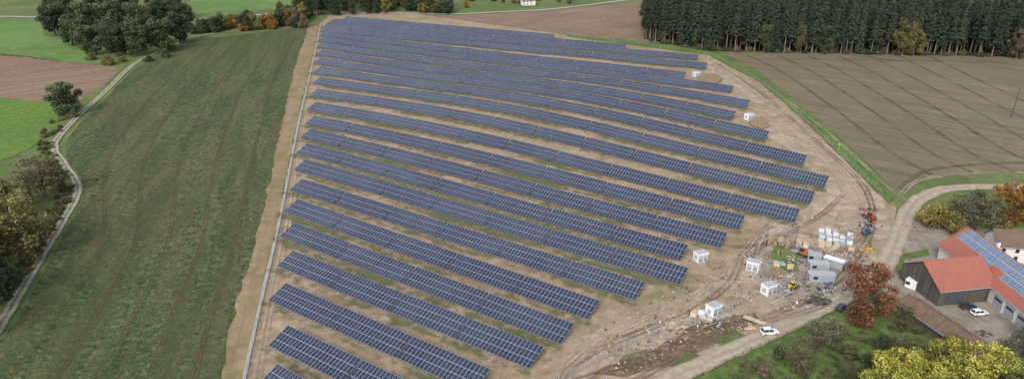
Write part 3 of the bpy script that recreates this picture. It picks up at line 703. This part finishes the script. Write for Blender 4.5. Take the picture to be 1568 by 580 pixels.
mb=MB()
for i in range(480):
    t=random.random(); x=1345-t*420; y=330+t*220+random.uniform(-50,45)
    if x>1150 and random.random()<.3: y=random.uniform(360,470)
    p=G(x,y); s=random.uniform(.15,.7); mb.box((p.x,p.y,p.z+.5+s*.1),(s,s*random.uniform(.4,1),s*.4),random.uniform(0,3),random.choice(['woodpole','wood','dgrey','grey','wood','bark','silver']),random.uniform(.4,.9))
mb.obj('scattered_debris')
heap('hose_coil',1328,384,34,1.7,.2,['yellow','yellow','orange'],(.4,1.2)); heap('stone_pile',1190,500,14,2,.2,['grey','wood'],(.3,1.2)); heap('stone_pile',955,540,26,3.2,.15,['grey','silver','wood'],(.25,.7)); heap('stone_pile',1140,462,16,2.6,.2,['grey','wood'],(.3,1.))
mb=MB()
for (x,y,l,w_,rz,mt) in [(1155,492,6,1.6,-.7,'woodlight'),(1148,505,3,1,.1,'woodlight'),(1190,462,6,.4,.6,'silver'),(1205,452,5,.3,.6,'silver'),(1110,485,4,.5,.4,'silver'),(1296,392,5,.3,1.,'silver'),(1304,400,5,.3,1.,'silver'),(1176,402,5,.3,.2,'grey'),(1222,458,4,.4,-.3,'wood'),(1085,500,5,.3,.5,'wood')]:
    p=G(x,y); mb.box((p.x,p.y,p.z+.5),(l,w_,.12),rz,mt)
mb.obj('stacked_planks')
p=G(1216,385); mb=MB(); mb.tube(p,p+Vector((0,0,8.5)),.12,.08,'woodpole',6); mb.box((p.x,p.y,p.z+8.4),(1.2,.3,.3),.3,'dgrey'); mb.box((p.x,p.y,p.z+.4),(1.4,1.4,.5),.3,'grey'); mb.obj('camera_mast')
p=G(1548,181); mb=MB(); mb.tube(p,p+Vector((.6,0,15.5)),.30,.20,'woodpole',8); mb.box((p.x+.55,p.y,p.z+14.8),(2.6,.2,.2),.3,'woodpole')
for s in (-1.1,0,1.1): mb.tube((p.x+.55+s,p.y+s*.3,p.z+14.8),(p.x+.55+s,p.y+s*.3,p.z+15.3),.08,.06,'dgrey',6)
mb.obj('utility_pole')
p=G(1284,229); mb=MB(); mb.tube(p,p+Vector((0,0,2.4)),.1,.1,'yellow',6); mb.box((p.x,p.y,p.z+2.3),(.6,.4,.8),0,'yellow'); mb.box((p.x,p.y,p.z+.25),(.6,.6,.3),0,'grey'); mb.obj('pipeline_marker_post')
# ---------------------------------------------------------------- cars
def car(px,py,rz,paint,name='parked_car',z0=.3,L=4.6,Wd=1.85,Ht=1.55,estate=True):
    p=G(px,py); p.z+=z0; mb=MB(); ca,sa=math.cos(rz),math.sin(rz); pm=M[paint]
    Q=lambda x,y,z:Vector((p.x+x*ca-y*sa,p.y+x*sa+y*ca,p.z+z))
    st=[(-.5,.55,.80,.80),(-.47,.35,.98,.92),(-.30,.28,1.0,1.0),(.12,.28,.98,1.0),(.30,.28,.92,.98),(.44,.32,.80,.92),(.5,.45,.62,.78)]
    secs=[]
    for fx,zl,zb,wf in st:
        x=fx*L; w=Wd/2*wf; secs.append([Q(x,-w*.95,zl),Q(x,-w,(zl+zb)/2),Q(x,-w*.93,zb),Q(x,w*.93,zb),Q(x,w,(zl+zb)/2),Q(x,w*.95,zl)])
    for a,b in zip(secs,secs[1:]):
        for i in range(6):
            j=(i+1)%6; mb.face([a[i],a[j],b[j],b[i]],pm)
    mb.face(secs[0],pm); mb.face(secs[-1][::-1],pm)
    x0,x1=(-.47*L,.20*L); r0,r1=((-.40*L if estate else -.28*L),.04*L); wb=Wd/2*.92; wr=Wd/2*.74; zb=.96; zr=Ht
    b=[Q(x0,-wb,zb),Q(x1,-wb,zb-.02),Q(x1,wb,zb-.02),Q(x0,wb,zb)]; t=[Q(r0,-wr,zr-.05),Q(r1,-wr,zr),Q(r1,wr,zr),Q(r0,wr,zr-.05)]
    for i in range(4):
        j=(i+1)%4; mb.face([b[i],b[j],t[j],t[i]],M['glass'])
    t2=[q+Vector((0,0,.04)) for q in t]; mb.hexa(t,t2,pm)
    for i in range(4): mb.tube(b[i],t2[i],.06,.05,pm,4,False)
    for y in(-1,1): 
        mb.tube(Q(-.12*L,y*wb,zb),Q(-.12*L,y*wr,zr),.05,.05,pm,4,False)
        for x in (-.31,.31):
            mb.tube(Q(x*L,y*(Wd/2-.2),.33),Q(x*L,y*(Wd/2+.01),.33),.34,.34,'black',14); mb.tube(Q(x*L,y*(Wd/2),.33),Q(x*L,y*(Wd/2+.03),.33),.2,.2,'silver',8)
        c=Q(.488*L,y*.62,.66); mb.box(c,(.12,.35,.12),rz,'silver'); c=Q(-.49*L,y*.68,.75); mb.box(c,(.08,.25,.2),rz,'red'); c=Q(.16*L,y*(Wd/2+.05),1.0); mb.box(c,(.12,.2,.14),rz,paint)
    return mb.obj(name)
car(1178,512,.12,'carwhite','white_suv',L=4.7,Ht=1.7,z0=.32); car(1288,474,.75,'cardark','dark_car',z0=.32); car(1482,473,.1,'cardark','parked_car',z0=.2); car(1499,482,.15,'carwhite','parked_car',z0=.2)
heap('wood_logs',1508,512,20,1.4,.6,['wood','woodpole'],(.4,1)); heap('tyre_stack',1440,495,14,1.,.8,['black'],(.6,.9)); heap('farm_clutter',1470,510,18,2.,.4,['grey','wood','dgrey'],(.4,1.2)); heap('farm_clutter',1395,350,10,1.4,.5,['wood','dgrey'],(.4,1.2))
# ---------------------------------------------------------------- light
w=bpy.data.worlds.new('World'); scene.world=w; w.use_nodes=True; nt=w.node_tree
sk=nt.nodes.new('ShaderNodeTexSky'); sk.sky_type='NISHITA'; sk.sun_disc=False; sk.sun_elevation=math.radians(38); sk.sun_rotation=math.radians(200); sk.dust_density=3; sk.air_density=1
hs=nt.nodes.new('ShaderNodeHueSaturation'); hs.inputs['Saturation'].default_value=.34; hs.inputs['Value'].default_value=1.5
nt.links.new(sk.outputs[0],hs.inputs['Color']); bg=nt.nodes['Background']; nt.links.new(hs.outputs[0],bg.inputs[0]); bg.inputs[1].default_value=.15
sd=bpy.data.lights.new('sun','SUN'); sd.energy=1.4; sd.angle=math.radians(18); sd.color=(1,.99,.97)
so=link(bpy.data.objects.new('sun',sd)); 
az=math.radians(200); el=math.radians(38); dirv=Vector((math.sin(az)*math.cos(el),math.cos(az)*math.cos(el),math.sin(el)))
so.rotation_euler=dirv.to_track_quat('Z','Y').to_euler()
cam=bpy.data.cameras.new('camera'); co=link(bpy.data.objects.new('camera',cam)); co.location=(0,0,H); co.rotation_euler=(math.pi/2-TH,0,0)
cam.sensor_width=36; cam.lens=F/1568*36; cam.clip_end=8000; cam.clip_start=.5; scene.camera=co
scene.view_settings.view_transform='Standard'; scene.view_settings.look='None'; scene.view_settings.exposure=0
